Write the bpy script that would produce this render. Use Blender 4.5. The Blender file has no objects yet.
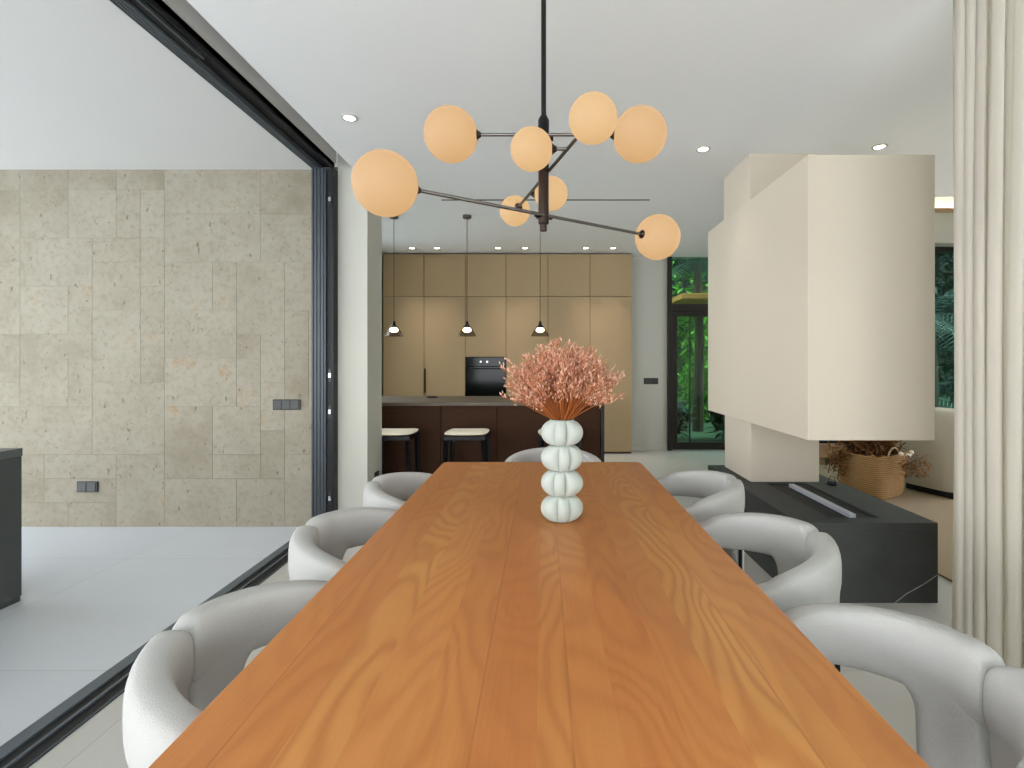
import bpy, bmesh, math, random
from math import sin, cos, pi, radians, sqrt, exp
from mathutils import Vector, Matrix

random.seed(7)
S = bpy.context.scene
C = S.collection
H = 1.317          # eye height
CEIL = 2.82

# ------------------------------------------------------------------ materials
def srgb(r, g, b):
    f = lambda c: (c/255/12.92) if c/255 <= .04045 else ((c/255+.055)/1.055)**2.4
    return (f(r), f(g), f(b), 1)

class NT:
    def __init__(s, name):
        s.m = bpy.data.materials.new(name); s.m.use_nodes = True
        s.t = s.m.node_tree; s.t.nodes.clear()
        s.out = s.n('ShaderNodeOutputMaterial')
    def n(s, typ, **kw):
        nd = s.t.nodes.new(typ)
        for k, v in kw.items():
            if k.startswith('i_'):
                nd.inputs[k[2:].replace('_', ' ')].default_value = v
            else:
                setattr(nd, k, v)
        return nd
    def l(s, a, b): s.t.links.new(a, b)
    def math(s, op, a, b=None, clamp=False):
        nd = s.n('ShaderNodeMath', operation=op, use_clamp=clamp)
        for i, v in enumerate((a, b)):
            if v is None: continue
            if isinstance(v, (int, float)): nd.inputs[i].default_value = v
            else: s.l(v, nd.inputs[i])
        return nd.outputs[0]
    def mix(s, fac, a, b, blend='MIX'):
        nd = s.n('ShaderNodeMix', data_type='RGBA', blend_type=blend)
        for i, v in ((0, fac), (6, a), (7, b)):
            if isinstance(v, (int, float, tuple)): nd.inputs[i].default_value = v
            else: s.l(v, nd.inputs[i])
        return nd.outputs[2]
    def noise(s, vec, scale, detail=3, rough=.5):
        nd = s.n('ShaderNodeTexNoise'); nd.inputs['Scale'].default_value = scale
        nd.inputs['Detail'].default_value = detail; nd.inputs['Roughness'].default_value = rough
        if vec is not None: s.l(vec, nd.inputs['Vector'])
        return nd.outputs['Fac']
    def ramp(s, fac, stops, interp='LINEAR'):
        nd = s.n('ShaderNodeValToRGB'); cr = nd.color_ramp; cr.interpolation = interp
        while len(cr.elements) < len(stops): cr.elements.new(.5)
        for e, (p, c) in zip(cr.elements, stops): e.position = p; e.color = c
        s.l(fac, nd.inputs[0]); return nd.outputs[0]
    def coords(s, kind='Object'):
        return s.n('ShaderNodeTexCoord').outputs[kind]
    def scale(s, vec, sc, loc=(0, 0, 0)):
        nd = s.n('ShaderNodeMapping'); nd.inputs['Scale'].default_value = sc
        nd.inputs['Location'].default_value = loc; s.l(vec, nd.inputs['Vector']); return nd.outputs[0]
    def bsdf(s, col, rough=.5, metal=0, bump=None, bstr=.2, bdist=.01, spec=.5, **kw):
        p = s.n('ShaderNodeBsdfPrincipled')
        for k, v in (('Base Color', col), ('Roughness', rough), ('Metallic', metal), ('Specular IOR Level', spec)):
            if isinstance(v, (int, float, tuple)): p.inputs[k].default_value = v
            else: s.l(v, p.inputs[k])
        for k, v in kw.items(): p.inputs[k.replace('_', ' ')].default_value = v
        if bump is not None:
            b = s.n('ShaderNodeBump'); b.inputs['Strength'].default_value = bstr
            b.inputs['Distance'].default_value = bdist
            s.l(bump, b.inputs['Height']); s.l(b.outputs[0], p.inputs['Normal'])
        s.l(p.outputs[0], s.out.inputs[0]); return p

def plain(name, rgb, rough=.5, metal=0, var=.06, nscale=12, bstr=0, spec=.5, bscale=None):
    t = NT(name); co = t.coords()
    n = t.noise(co, nscale)
    c = srgb(*rgb)
    lo = tuple(x*(1-var) for x in c[:3])+(1,); hi = tuple(min(1, x*(1+var)) for x in c[:3])+(1,)
    col = t.mix(n, lo, hi)
    b = t.noise(co, bscale, 4) if bscale else None
    t.bsdf(col, rough, metal, b, bstr, .004, spec)
    return t.m

M = {}
M['white_paint'] = plain('white_paint', (186, 185, 175), .75, var=.015, nscale=3, spec=.2)
M['ceiling_paint'] = plain('ceiling_paint', (236, 237, 236), .8, var=.01, nscale=2, spec=.1)
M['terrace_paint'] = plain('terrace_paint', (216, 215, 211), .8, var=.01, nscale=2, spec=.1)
M['plaster'] = plain('plaster', (199, 189, 172), .8, var=.025, nscale=2.5, spec=.15)
M['boucle'] = plain('boucle', (173, 172, 168), .95, var=.05, nscale=260, bstr=.35, spec=.1, bscale=330)
M['sofa_cloth'] = plain('sofa_cloth', (196, 191, 176), .95, var=.06, nscale=120, bstr=.3, spec=.1, bscale=200)
M['black_metal'] = plain('black_metal', (22, 22, 24), .4, .6, .1)
M['bronze'] = plain('bronze', (58, 46, 40), .32, .85, .15, 25)
M['arm_metal'] = plain('arm_metal', (112, 108, 106), .3, .9, .1, 25)
M['black_plastic'] = plain('black_plastic', (26, 27, 27), .35, 0, .1)
M['key_plastic'] = plain('key_plastic', (52, 54, 54), .4, 0, .1)
M['anthracite'] = plain('anthracite', (62, 68, 74), .42, .25, .06)
M['anthracite_light'] = plain('anthracite_light', (92, 99, 106), .4, .25, .05)
M['steel'] = plain('steel', (190, 192, 196), .25, 1, .05)
M['brushed_steel'] = plain('brushed_steel', (196, 199, 206), .55, .5, .04)
M['black_recess'] = plain('black_recess', (12, 12, 13), .6, 0, .1)
M['taupe'] = plain('taupe', (161, 139, 106), .55, 0, .03, 4, spec=.3)
M['taupe_dark'] = plain('taupe_dark', (70, 58, 48), .7, 0, .05)
M['counter_stone'] = plain('counter_stone', (84, 72, 58), .5, 0, .2, 30)
M['bronze_door'] = plain('bronze_door', (31, 27, 23), .45, .3, .08)
M['outdoor_grey'] = plain('outdoor_grey', (66, 69, 68), .5, 0, .06)
M['outdoor_top'] = plain('outdoor_top', (84, 88, 86), .4, 0, .12, 30)
M['vase'] = plain('vase', (172, 178, 170), .6, 0, .03, 60, bstr=.12, spec=.3, bscale=180)
M['stem'] = plain('dry_stem', (158, 92, 48), .8, 0, .15, 40, spec=.1)
M['floret'] = plain('dry_floret', (184, 128, 101), .85, 0, .22, 55, spec=.1)
M['floret_pale'] = plain('dry_floret_pale', (212, 170, 145), .85, 0, .15, 55, spec=.1)
M['brown_leaf'] = plain('brown_dry_leaf', (138, 96, 60), .8, 0, .45, 22, spec=.1)
M['white_bloom'] = plain('white_dry_bloom', (228, 218, 200), .8, 0, .05)
M['twine'] = plain('twine', (205, 180, 140), .8, 0, .05)
M['bark'] = plain('bark', (70, 54, 42), .9, 0, .2, 20)
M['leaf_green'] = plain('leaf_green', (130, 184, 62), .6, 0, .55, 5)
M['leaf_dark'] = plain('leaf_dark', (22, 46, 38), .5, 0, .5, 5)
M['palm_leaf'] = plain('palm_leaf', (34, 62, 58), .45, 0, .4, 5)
M['soffit_wood'] = plain('soffit_wood', (226, 140, 62), .6, 0, .1, 6)
M['bench_wood'] = plain('bench_wood', (150, 122, 90), .6, 0, .12, 12)
M['navy_cloth'] = plain('navy_cloth', (28, 36, 56), .9, 0, .1, 40)
M['black_base'] = plain('black_base', (20, 19, 18), .6)
M['cream_seat'] = plain('cream_seat', (232, 220, 196), .7, 0, .03, 40, bstr=.1, bscale=150)

def emis(name, rgb, strength, base=(240, 230, 215)):
    t = NT(name)
    t.bsdf(srgb(*base), .55, spec=.15, Emission_Color=srgb(*rgb), Emission_Strength=strength)
    return t.m
M['globe'] = emis('opal_globe', (255, 202, 138), .255, (84, 76, 66))
M['globe_small'] = emis('opal_globe_small', (255, 206, 142), .275, (84, 76, 66))
M['down_lens'] = emis('downlight_lens', (255, 244, 226), 6)
M['bulb'] = emis('pendant_bulb', (255, 240, 215), 6)
M['led'] = emis('led_strip', (255, 240, 220), 14)

def glass(name, tint, refl_rough=.0, opac=0):
    t = NT(name)
    tr = t.n('ShaderNodeBsdfTransparent'); tr.inputs[0].default_value = tint
    gl = t.n('ShaderNodeBsdfGlossy'); gl.inputs['Roughness'].default_value = refl_rough
    mx = t.n('ShaderNodeMixShader'); mx.inputs[0].default_value = .06; t.l(tr.outputs[0], mx.inputs[1]); t.l(gl.outputs[0], mx.inputs[2])
    t.l(mx.outputs[0], t.out.inputs[0]); return t.m
M['glass'] = glass('tinted_glass', (.40, .56, .50, 1))
M['clear_glass'] = glass('clear_glass', (.9, .93, .92, 1))
M['smoke_glass'] = glass('smoke_glass', (.74, .70, .64, 1), .1)
M['oven_glass'] = plain('oven_glass', (10, 14, 13), .12, 0, .1, spec=.22)

# floor tile
def m_floor(name, c1, c2, mo, c3, c4):
    t = NT(name); co = t.coords()
    v = t.scale(co, (1, 1, 1), (.35, .28, 0))
    br = t.n('ShaderNodeTexBrick'); br.offset = 0; br.inputs['Scale'].default_value = 1
    br.inputs['Mortar Size'].default_value = .0022; br.inputs['Mortar Smooth'].default_value = .2
    br.inputs['Brick Width'].default_value = 1.2; br.inputs['Row Height'].default_value = 1.2
    br.inputs['Color1'].default_value = c1; br.inputs['Color2'].default_value = c2
    br.inputs['Mortar'].default_value = mo
    t.l(v, br.inputs['Vector'])
    n1 = t.noise(co, 1.1, 5, .6); n2 = t.noise(co, 45, 3)
    c = t.mix(t.math('MULTIPLY', n1, .5), br.outputs['Color'], c3)
    c = t.mix(t.math('MULTIPLY', n2, .16), c, c4)
    t.bsdf(c, .42, 0, n2, .03, .002, .4)
    return t.m
M['floor_tile'] = m_floor('floor_tile', srgb(200, 206, 212), srgb(195, 201, 207), srgb(158, 158, 156), srgb(178, 178, 174), srgb(208, 212, 216))
M['floor_tile_warm_lit'] = m_floor('floor_tile_warm_lit', srgb(187, 186, 181), srgb(182, 181, 175), srgb(152, 149, 142), srgb(170, 166, 154), srgb(204, 201, 194))  # same tile indoors, with the warm room light put into its colour

def m_stone():
    t = NT('travertine'); co = t.coords()
    at = t.n('ShaderNodeAttribute', attribute_name='tone', attribute_type='GEOMETRY')
    rnd = at.outputs['Fac']
    off = t.n('ShaderNodeCombineXYZ'); t.l(t.math('MULTIPLY', rnd, 37.0), off.inputs[0]); t.l(t.math('MULTIPLY', rnd, 91.0), off.inputs[2])
    va = t.n('ShaderNodeVectorMath', operation='ADD'); t.l(co, va.inputs[0]); t.l(off.outputs[0], va.inputs[1]); v = va.outputs[0]
    base = t.ramp(rnd, [(0, srgb(134, 127, 111)), (.3, srgb(141, 135, 120)), (.6, srgb(137, 130, 114)), (.85, srgb(129, 121, 104)), (1, srgb(146, 141, 127))])
    n1 = t.noise(v, 3.2, 6, .66); n2 = t.noise(v, 22, 5, .65); n3 = t.noise(co, 1.0, 2)
    c = t.mix(t.ramp(n1, [(.35, (0, 0, 0, 1)), (.68, (.85, .85, .85, 1))]), base, srgb(153, 148, 134))
    c = t.mix(t.ramp(n2, [(.48, (0, 0, 0, 1)), (.72, (.6, .6, .6, 1))]), c, srgb(122, 114, 97))
    # rusty veins
    rust = t.math('MULTIPLY', t.ramp(t.noise(v, 3.2, 7, .7), [(.60, (0, 0, 0, 1)), (.70, (1, 1, 1, 1))]), .55)
    c = t.mix(rust, c, srgb(138, 104, 58))
    # pits
    pit = t.ramp(t.noise(v, 34, 3, .5), [(.70, (0, 0, 0, 1)), (.75, (1, 1, 1, 1))])
    sv = t.scale(v, (30, 30, 14))
    pit2 = t.ramp(t.noise(sv, 1, 2, .5), [(.70, (0, 0, 0, 1)), (.75, (1, 1, 1, 1))])
    pits = t.math('MAXIMUM', pit, pit2)
    c = t.mix(t.math('MULTIPLY', pits, .6), c, srgb(96, 76, 50))
    h = t.math('SUBTRACT', t.math('MULTIPLY', n2, .4), pits)
    t.bsdf(c, .85, 0, h, .35, .006, .2)
    return t.m
M['travertine'] = m_stone()

# board edges across the table width (Object x, table half width .547)
TW = .547
edges = [0]
rb = random.Random(5)
while edges[-1] < 2*TW-.05: edges.append(edges[-1]+rb.uniform(.052, .1))
def m_table():
    t = NT('teak'); co = t.coords()
    sx = t.n('ShaderNodeSeparateXYZ'); t.l(co, sx.inputs[0]); X, Y, Z = sx.outputs
    u = t.math('DIVIDE', t.math('ADD', X, TW), 2*TW)
    st = []
    vals = [.15, .55, .9, .3, .7, .1, .8, .45, .62, .2, .95, .35, .5, .05, .75, .4, .85]
    for i, e in enumerate(edges[:-1]):
        g = vals[i % len(vals)]; st.append((e/(2*TW), (g, g, g, 1)))
    rnd = t.ramp(u, st, 'CONSTANT')
    cx = t.n('ShaderNodeCombineXYZ')
    t.l(t.math('ADD', t.math('MULTIPLY', X, 5.0), t.math('MULTIPLY', rnd, 53.0)), cx.inputs[0])
    t.l(t.math('ADD', t.math('MULTIPLY', Y, 1.5), t.math('MULTIPLY', rnd, 29.0)), cx.inputs[1])
    t.l(Z, cx.inputs[2])
    n = t.noise(cx.outputs[0], 1.0, 1.5, .35)
    # knots: a sparse voronoi pulls the rings round a point
    kv = t.n('ShaderNodeTexVoronoi'); kv.inputs['Scale'].default_value = 1
    k2 = t.n('ShaderNodeCombineXYZ'); t.l(t.math('ADD', t.math('MULTIPLY', X, 4.5), .6), k2.inputs[0]); t.l(t.math('MULTIPLY', Y, 2.0), k2.inputs[1]); t.l(k2.outputs[0], kv.inputs['Vector'])
    d = kv.outputs['Distance']
    kn = t.math('EXPONENT', t.math('MULTIPLY', d, -7.0))
    f = t.math('ADD', n, t.math('MULTIPLY', kn, .42))
    wn = t.noise(t.scale(co, (14, 5, 1)), 1, 3)
    st2 = [(0, (0, 0, 0, 1))]
    for e in edges[1:-1]:
        q = e/(2*TW); st2 += [(q-.0007, (1, 1, 1, 1)), (q+.0007, (0, 0, 0, 1))]
    seam = t.ramp(u, st2[:31], 'CONSTANT')
    ph = t.math('ADD', t.math('MULTIPLY', f, 84.0), t.math('MULTIPLY', wn, 4.5))
    rings = t.math('ADD', t.math('MULTIPLY', t.math('SINE', ph), .5), .5)
    rings = t.math('POWER', rings, 1.8)
    fib = t.noise(t.scale(co, (190, 5, 1)), 1, 3, .6)
    big = t.noise(t.scale(co, (3.5, 1.3, 1)), 1, 3)
    base = t.ramp(rnd, [(0, srgb(166, 96, 46)), (.35, srgb(186, 126, 66)), (.6, srgb(172, 106, 52)), (1, srgb(190, 135, 72))])
    c = t.mix(t.math('MULTIPLY', rings, t.math('ADD', t.math('MULTIPLY', rnd, .38), .20)), base, srgb(140, 74, 32))
    c = t.mix(t.math('MULTIPLY', fib, .35), c, srgb(216, 146, 82))
    c = t.mix(t.math('MULTIPLY', t.ramp(big, [(.4, (0, 0, 0, 1)), (.75, (1, 1, 1, 1))]), .35), c, srgb(150, 84, 40))
    kd = t.ramp(d, [(.0, (1, 1, 1, 1)), (.05, (.8, .8, .8, 1)), (.13, (0, 0, 0, 1))])
    c = t.mix(t.math('MULTIPLY', kd, .55), c, srgb(104, 52, 24))
    c = t.mix(t.math('MULTIPLY', seam, .25), c, srgb(110, 58, 26))
    t.bsdf(c, .42, 0, fib, .05, .002, .35)
    return t.m
M['teak'] = m_table()

def m_darkwood():
    t = NT('dark_oak'); co = t.coords()
    n = t.noise(t.scale(co, (3, 40, 3)), 1, 4)      # horizontal grain on x faces
    n2 = t.noise(t.scale(co, (3, 3, 60)), 1, 4)
    c = t.mix(n2, srgb(46, 28, 15), srgb(72, 45, 26))
    c = t.mix(t.math('MULTIPLY', n, .3), c, srgb(36, 22, 13))
    t.bsdf(c, .6, 0, n2, .05, .002, .12); return t.m
M['dark_oak'] = m_darkwood()

def m_hearth():
    t = NT('black_soapstone'); co = t.coords()
    n = t.noise(co, 6, 5, .6)
    c = t.mix(n, srgb(42, 43, 42), srgb(66, 68, 66))
    t.bsdf(c, .55, 0, n, .04, .003, .35); return t.m
M['soapstone'] = m_hearth()
M['vein'] = plain('pale_vein', (150, 150, 146), .55, 0, .3, 60)

def m_curtain():
    t = NT('curtain_linen'); co = t.coords()
    n = t.noise(t.scale(co, (120, 120, 500)), 1, 2)
    c = t.mix(n, srgb(218, 212, 199), srgb(228, 223, 212))
    d = t.n('ShaderNodeBsdfDiffuse'); t.l(c, d.inputs[0])
    tl = t.n('ShaderNodeBsdfTranslucent'); t.l(c, tl.inputs[0])
    mx = t.n('ShaderNodeMixShader'); mx.inputs[0].default_value = .45
    t.l(d.outputs[0], mx.inputs[1]); t.l(tl.outputs[0], mx.inputs[2]); t.l(mx.outputs[0], t.out.inputs[0]); return t.m
M['linen'] = m_curtain()

def m_basket():
    t = NT('seagrass'); co = t.coords()
    w = t.n('ShaderNodeTexWave', wave_type='BANDS', bands_direction='Z'); w.inputs['Scale'].default_value = 16; w.inputs['Distortion'].default_value = .5
    t.l(co, w.inputs['Vector'])
    n = t.noise(co, 9, 3)
    c = t.mix(w.outputs['Fac'], srgb(152, 118, 78), srgb(186, 152, 108))
    c = t.mix(t.math('MULTIPLY', n, .35), c, srgb(120, 88, 52))
    t.bsdf(c, .85, 0, w.outputs['Fac'], .5, .006, .15); return t.m
M['seagrass'] = m_basket()
M['rug'] = plain('rug_wool', (158, 142, 120), .95, 0, .1, 90, bstr=.3, spec=.05, bscale=200)
M['backing_dark'] = plain('backing_dark', (60, 72, 66), .9, 0, .2, 2)
M['lawn'] = plain('garden_ground', (58, 74, 48), .9, 0, .2, 3)
M['paving'] = plain('garden_paving', (204, 205, 204), .8, 0, .08, 3)

# ------------------------------------------------------------------ mesh helpers
def obj(name, bm, mat, parent=None, smooth=None, loc=None):
    me = bpy.data.meshes.new(name)
    bmesh.ops.recalc_face_normals(bm, faces=bm.faces[:])
    bm.to_mesh(me); bm.free()
    mats = mat if isinstance(mat, (list, tuple)) else [mat]
    for m in mats: me.materials.append(M[m])
    if smooth is not None:
        for p in me.polygons: p.use_smooth = True
        me.set_sharp_from_angle(angle=radians(smooth))
    o = bpy.data.objects.new(name, me); C.objects.link(o)
    if loc: o.location = loc
    if parent: o.parent = parent
    return o
def thing(name, label, cat, loc=(0, 0, 0), rz=0, group=None):
    o = bpy.data.objects.new(name, None); C.objects.link(o)
    o.empty_display_size = .1
    o.location = loc; o.rotation_euler = (0, 0, rz)
    o['label'] = label; o['category'] = cat
    if group: o['group'] = group
    return o
def tag(o, label, cat, group=None):
    o['label'] = label; o['category'] = cat
    if group: o['group'] = group
    return o
def struct(o):
    o['kind'] = 'structure'; return o
def dup(root, loc=None, rz=None, label=None):
    r = root.copy(); C.objects.link(r)
    if loc is not None: r.location = loc
    if rz is not None: r.rotation_euler = (0, 0, rz)
    if label: r['label'] = label
    for ch in list(root.children):
        c = ch.copy(); C.objects.link(c); c.parent = r
        for g in list(ch.children):
            d = g.copy(); C.objects.link(d); d.parent = c
    return r

def box(bm, x0, x1, y0, y1, z0, z1, bev=0, seg=2):
    m = Matrix.Translation(((x0+x1)/2, (y0+y1)/2, (z0+z1)/2)) @ Matrix.Diagonal((abs(x1-x0), abs(y1-y0), abs(z1-z0), 1))
    r = bmesh.ops.create_cube(bm, size=1, matrix=m)
    if bev:
        es = list({e for v in r['verts'] for e in v.link_edges})
        bmesh.ops.bevel(bm, geom=es, offset=bev, segments=seg, profile=.5, affect='EDGES', clamp_overlap=True)
    return bm
def B(*a, **k): return box(bmesh.new(), *a, **k)
def frame_of(d):
    d = d.normalized(); a = Vector((0, 0, 1)) if abs(d.z) < .9 else Vector((1, 0, 0))
    u = d.cross(a).normalized(); return u, u.cross(d).normalized()
def tube(bm, pts, r, n=12, caps=True):
    pts = [Vector(p) for p in pts]; rs = r if isinstance(r, (list, tuple)) else [r]*len(pts)
    rings = []; u = None
    for i, p in enumerate(pts):
        d = (pts[min(i+1, len(pts)-1)]-pts[max(i-1, 0)])
        if u is None: u, w = frame_of(d)
        else:
            dn = d.normalized(); u = (u-dn*u.dot(dn)).normalized(); w = u.cross(dn).normalized()
        rings.append([bm.verts.new(p+(u*cos(2*pi*k/n)+w*sin(2*pi*k/n))*rs[i]) for k in range(n)])
    for a, b in zip(rings, rings[1:]):
        for k in range(n): bm.faces.new((a[k], a[(k+1) % n], b[(k+1) % n], b[k]))
    if caps: bm.faces.new(rings[0]); bm.faces.new(rings[-1])
    return bm
def lathe(bm, prof, n=32, c=(0, 0, 0), axis=None):
    """prof: list of (r, h); axis: direction of h"""
    c = Vector(c); ax = Vector(axis).normalized() if axis else Vector((0, 0, 1))
    if abs(ax.z) > .99: u, w = Vector((1, 0, 0)), Vector((0, 1, 0))
    else: u, w = frame_of(ax)
    rings = []
    for r, h in prof:
        if r < 1e-6: rings.append([bm.verts.new(c+ax*h)])
        else: rings.append([bm.verts.new(c+ax*h+(u*cos(2*pi*k/n)+w*sin(2*pi*k/n))*r) for k in range(n)])
    for a, b in zip(rings, rings[1:]):
        for k in range(n):
            k2 = (k+1) % n
            if len(a) == 1 and len(b) == 1: continue
            if len(a) == 1: bm.faces.new((a[0], b[k2], b[k]))
            elif len(b) == 1: bm.faces.new((a[k], a[k2], b[0]))
            else: bm.faces.new((a[k], a[k2], b[k2], b[k]))
    return bm
def ball(bm, c, r, seg=40, rings=24):
    bmesh.ops.create_uvsphere(bm, u_segments=seg, v_segments=rings, radius=r, matrix=Matrix.Translation(c)); return bm

# ------------------------------------------------------------------ the setting
struct(obj('floor', B(-1.66, 9, -5, 7.32, -.1, 0), 'floor_tile_warm_lit'))
struct(obj('floor_terrace', B(-9, -1.661, -5, 7.32, -.1, 0), 'floor_tile'))
struct(obj('ground', B(-40, 40, -45, 40, -.3, -.12), 'paving'))
bm = bmesh.new()
box(bm, -1.49, 3.0, -4, 7.42, CEIL, 3.3)
box(bm, 2.999, 6.6, -4, 4.6, CEIL, 3.3)
box(bm, 2.999, 6.6, 4.601, 7.42, 3.78, 3.9)
box(bm, 2.9, 2.999, 4.6, 7.42, 3.3, 3.78)
box(bm, 2.999, 6.6, 4.5, 4.6, 3.3, 3.78)
box(bm, -1.8, -1.49, -4, 3.9, 3.04, 3.3)
box(bm, -2.42, -1.491, 4.245, 7.42, CEIL, 3.3); box(bm, -1.799, -1.491, 3.901, 4.244, CEIL, 3.3)
struct(obj('ceiling', bm, 'ceiling_paint'))
bm = bmesh.new()
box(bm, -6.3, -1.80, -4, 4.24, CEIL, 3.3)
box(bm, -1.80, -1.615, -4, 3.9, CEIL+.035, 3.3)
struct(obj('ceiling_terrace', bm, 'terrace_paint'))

# travertine terrace wall (blocks laid on a small module, fine joints)
def stone_wall():
    u = .19; nx, nz = 28, 15; x1 = -1.66; x0 = x1-nx*u
    occ = [[False]*nz for _ in range(nx)]
    rn = random.Random(21)
    sizes = [(2, 2), (3, 2), (2, 3), (2, 1), (1, 2), (3, 3), (4, 2), (2, 4), (1, 1), (3, 1)]
    wts = [6, 5, 3, 2, 2, 2, 3, 1, .3, 1]
    bm = bmesh.new(); lay = bm.faces.layers.float.new('tone')
    for j in range(nz):
        for i in range(nx):
            if occ[i][j]: continue
            for _ in range(30):
                w, h = rn.choices(sizes, wts)[0]
                if i+w <= nx and j+h <= nz and all(not occ[i+a][j+b] for a in range(w) for b in range(h)): break
            else: w = h = 1
            for a in range(w):
                for b in range(h): occ[i+a][j+b] = True
            g = .0008; tone = rn.random(); dy = rn.uniform(0, .0006)
            zt = min((j+h)*u, 2.855)
            n0 = len(bm.faces)
            box(bm, x0+i*u+g, x0+(i+w)*u-g, 3.948-dy, 3.975, j*u-.0005+g, zt-g, .0005, 1)
            bm.faces.ensure_lookup_table()
            for f in bm.faces[n0:]: f[lay] = tone
    n0 = len(bm.faces)
    box(bm, x0, x1, 3.9525, 4.25, -.002, 2.855)
    bm.faces.ensure_lookup_table()
    for f in bm.faces[n0:]: f[lay] = .85
    o = obj('wall_terrace', bm, 'travertine')
    return struct(o)
stone_wall()

# pier and interior walls
bm = bmesh.new(); box(bm, 1.95, 2.05, 1.95, 2.02, 0, CEIL+.02); box(bm, 1.95, 2.05, -4, -1.5, 0, CEIL+.02)
struct(obj('wall_right', bm, 'white_paint'))
w2 = bpy.data.objects.new('window_2', None); C.objects.link(w2); struct(w2); w2.location = (1.97, 0, 0)
bm = bmesh.new()
for y in (-1.5, .2, 1.89): box(bm, 0, .06, y, y+.06, 0, CEIL)
box(bm, 0, .06, -1.44, 1.95, CEIL-.06, CEIL+.001); box(bm, 0, .06, -1.44, 1.95, -.01, .03)
obj('window_frame', bm, 'anthracite', w2)
obj('window_glass', B(.03, .036, -1.44, 1.9, .03, CEIL-.06), 'clear_glass', w2)
struct(obj('wall_right', B(6.5, 6.62, 2.5, 5.5, 2.7, 3.9), 'white_paint'))
struct(obj('wall_right', B(2.07, 6.6, 1.9, 2.02, 0, CEIL+.02), 'white_paint'))
struct(obj('wall_right', B(6.5, 6.62, 2.0, 2.5, 0, 3.9), 'white_paint'))
struct(obj('wall_right', B(6.5, 6.62, 5.5, 7.42, 0, 3.9), 'white_paint'))
struct(obj('lawn', B(-8, 20, 7.6, 18.9, -.12, -.105), 'lawn'))
struct(obj('garden_backing', B(-6, 16, 19, 19.3, -.12, 9), 'backing_dark'))  # dark backing added to block the bright sky between the leaves
struct(obj('wall_pier', B(-1.60, -1.37, 3.9, 4.25, 0, 3.04), 'white_paint'))
bm = B(-2.42, -2.30, 4.26, 7.3, 0, .95); box(bm, -2.42, -2.30, 4.26, 7.3, 2.6, CEIL+.02); box(bm, -2.42, -2.30, 4.26, 4.5, .951, 2.599); box(bm, -2.42, -2.30, 6.6, 7.3, .951, 2.599)
struct(obj('wall_left', bm, 'white_paint'))
w3 = bpy.data.objects.new('added_window', None); C.objects.link(w3); struct(w3); w3.location = (-2.38, 4.5, .95)  # unseen window, added to let more daylight into the kitchen
bm = bmesh.new()
for y in (0, 1.02, 2.05): box(bm, 0, .05, y, y+.05, 0, 1.65)
box(bm, 0, .05, .05, 2.05, 0, .05); box(bm, 0, .05, .05, 2.05, 1.6, 1.65)
obj('window_frame', bm, 'anthracite', w3)
obj('window_glass', B(.022, .028, .05, 2.05, .05, 1.6), 'clear_glass', w3)
bm = B(-2.42, 1.83, 7.3, 7.42, 0, CEIL+.02)
box(bm, 2.92, 3.1, 7.3, 7.42, 0, 3.8); box(bm, 1.829, 2.921, 7.3, 7.42, 2.85, 3.8)
box(bm, 3.099, 6.6, 7.3, 7.42, 2.97, 3.8); box(bm, 3.099, 6.6, 7.06, 7.301, 2.97, 3.44)
struct(obj('wall_back', bm, 'white_paint'))
struct(obj('trim_cove', B(3.1, 6.6, 7.05, 7.06, 3.40, 3.46), 'bench_wood'))
struct(obj('baseboard_back', B(1.26, 1.83, 7.285, 7.3, 0, .075, .002), 'white_paint'))
led = obj('led_strip', B(3.2, 6.5, 7.20, 7.24, 3.445, 3.455), 'led')
tag(led, 'bright led strip lying on the ledge above the far right window', 'light')

# ------------------------------------------------------------------ sliding door opening on the left
d1 = bpy.data.objects.new('door_1', None); C.objects.link(d1); struct(d1); d1.location = (-1.7, 3.8, 0)
def dpart(name, bm, mat, par=d1):
    o = obj(name, bm, mat, None); o.parent = par; o.matrix_parent_inverse = Matrix.Translation(par.location).inverted(); return o
bm = bmesh.new()
box(bm, -1.835, -1.775, -3.5, 3.9, -.02, .012, .003)
dpart('sill_profile', bm, 'anthracite_light')
bm = bmesh.new(); box(bm, -1.775, -1.665, -3.5, 3.9, -.02, .002)
dpart('track_channel', bm, 'black_recess')
dpart('track_rib', B(-1.732, -1.720, -3.5, 3.9, .002, .011), 'anthracite_light')
dpart('track_rib', B(-1.672, -1.662, -3.5, 3.9, -.02, .006), 'anthracite')
# head rail
zt = CEIL
bm = bmesh.new(); box(bm, -1.77, -1.715, -3.5, 3.9, zt-.035, zt+.034, .003)
for k in range(3): box(bm, -1.765+k*.016, -1.759+k*.016, -3.5, 3.9, zt-.040, zt-.034)
dpart('head_profile', bm, 'anthracite_light')
bm = bmesh.new(); box(bm, -1.715, -1.627, -3.5, 3.9, zt+.0, zt+.034)
dpart('head_channel', bm, 'black_recess')
dpart('head_lip', B(-1.637, -1.627, -3.5, 3.9, zt-.022, zt+.034, .002), 'black_metal')
bm = B(-1.712, -1.672, -3.5, 2.46, zt-.02, zt, .002)
dpart('brush_strip', bm, 'black_recess')
dpart('brush_edge', B(-1.671, -1.665, -3.5, 2.46, zt-.026, zt, .001), 'anthracite_light')
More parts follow.
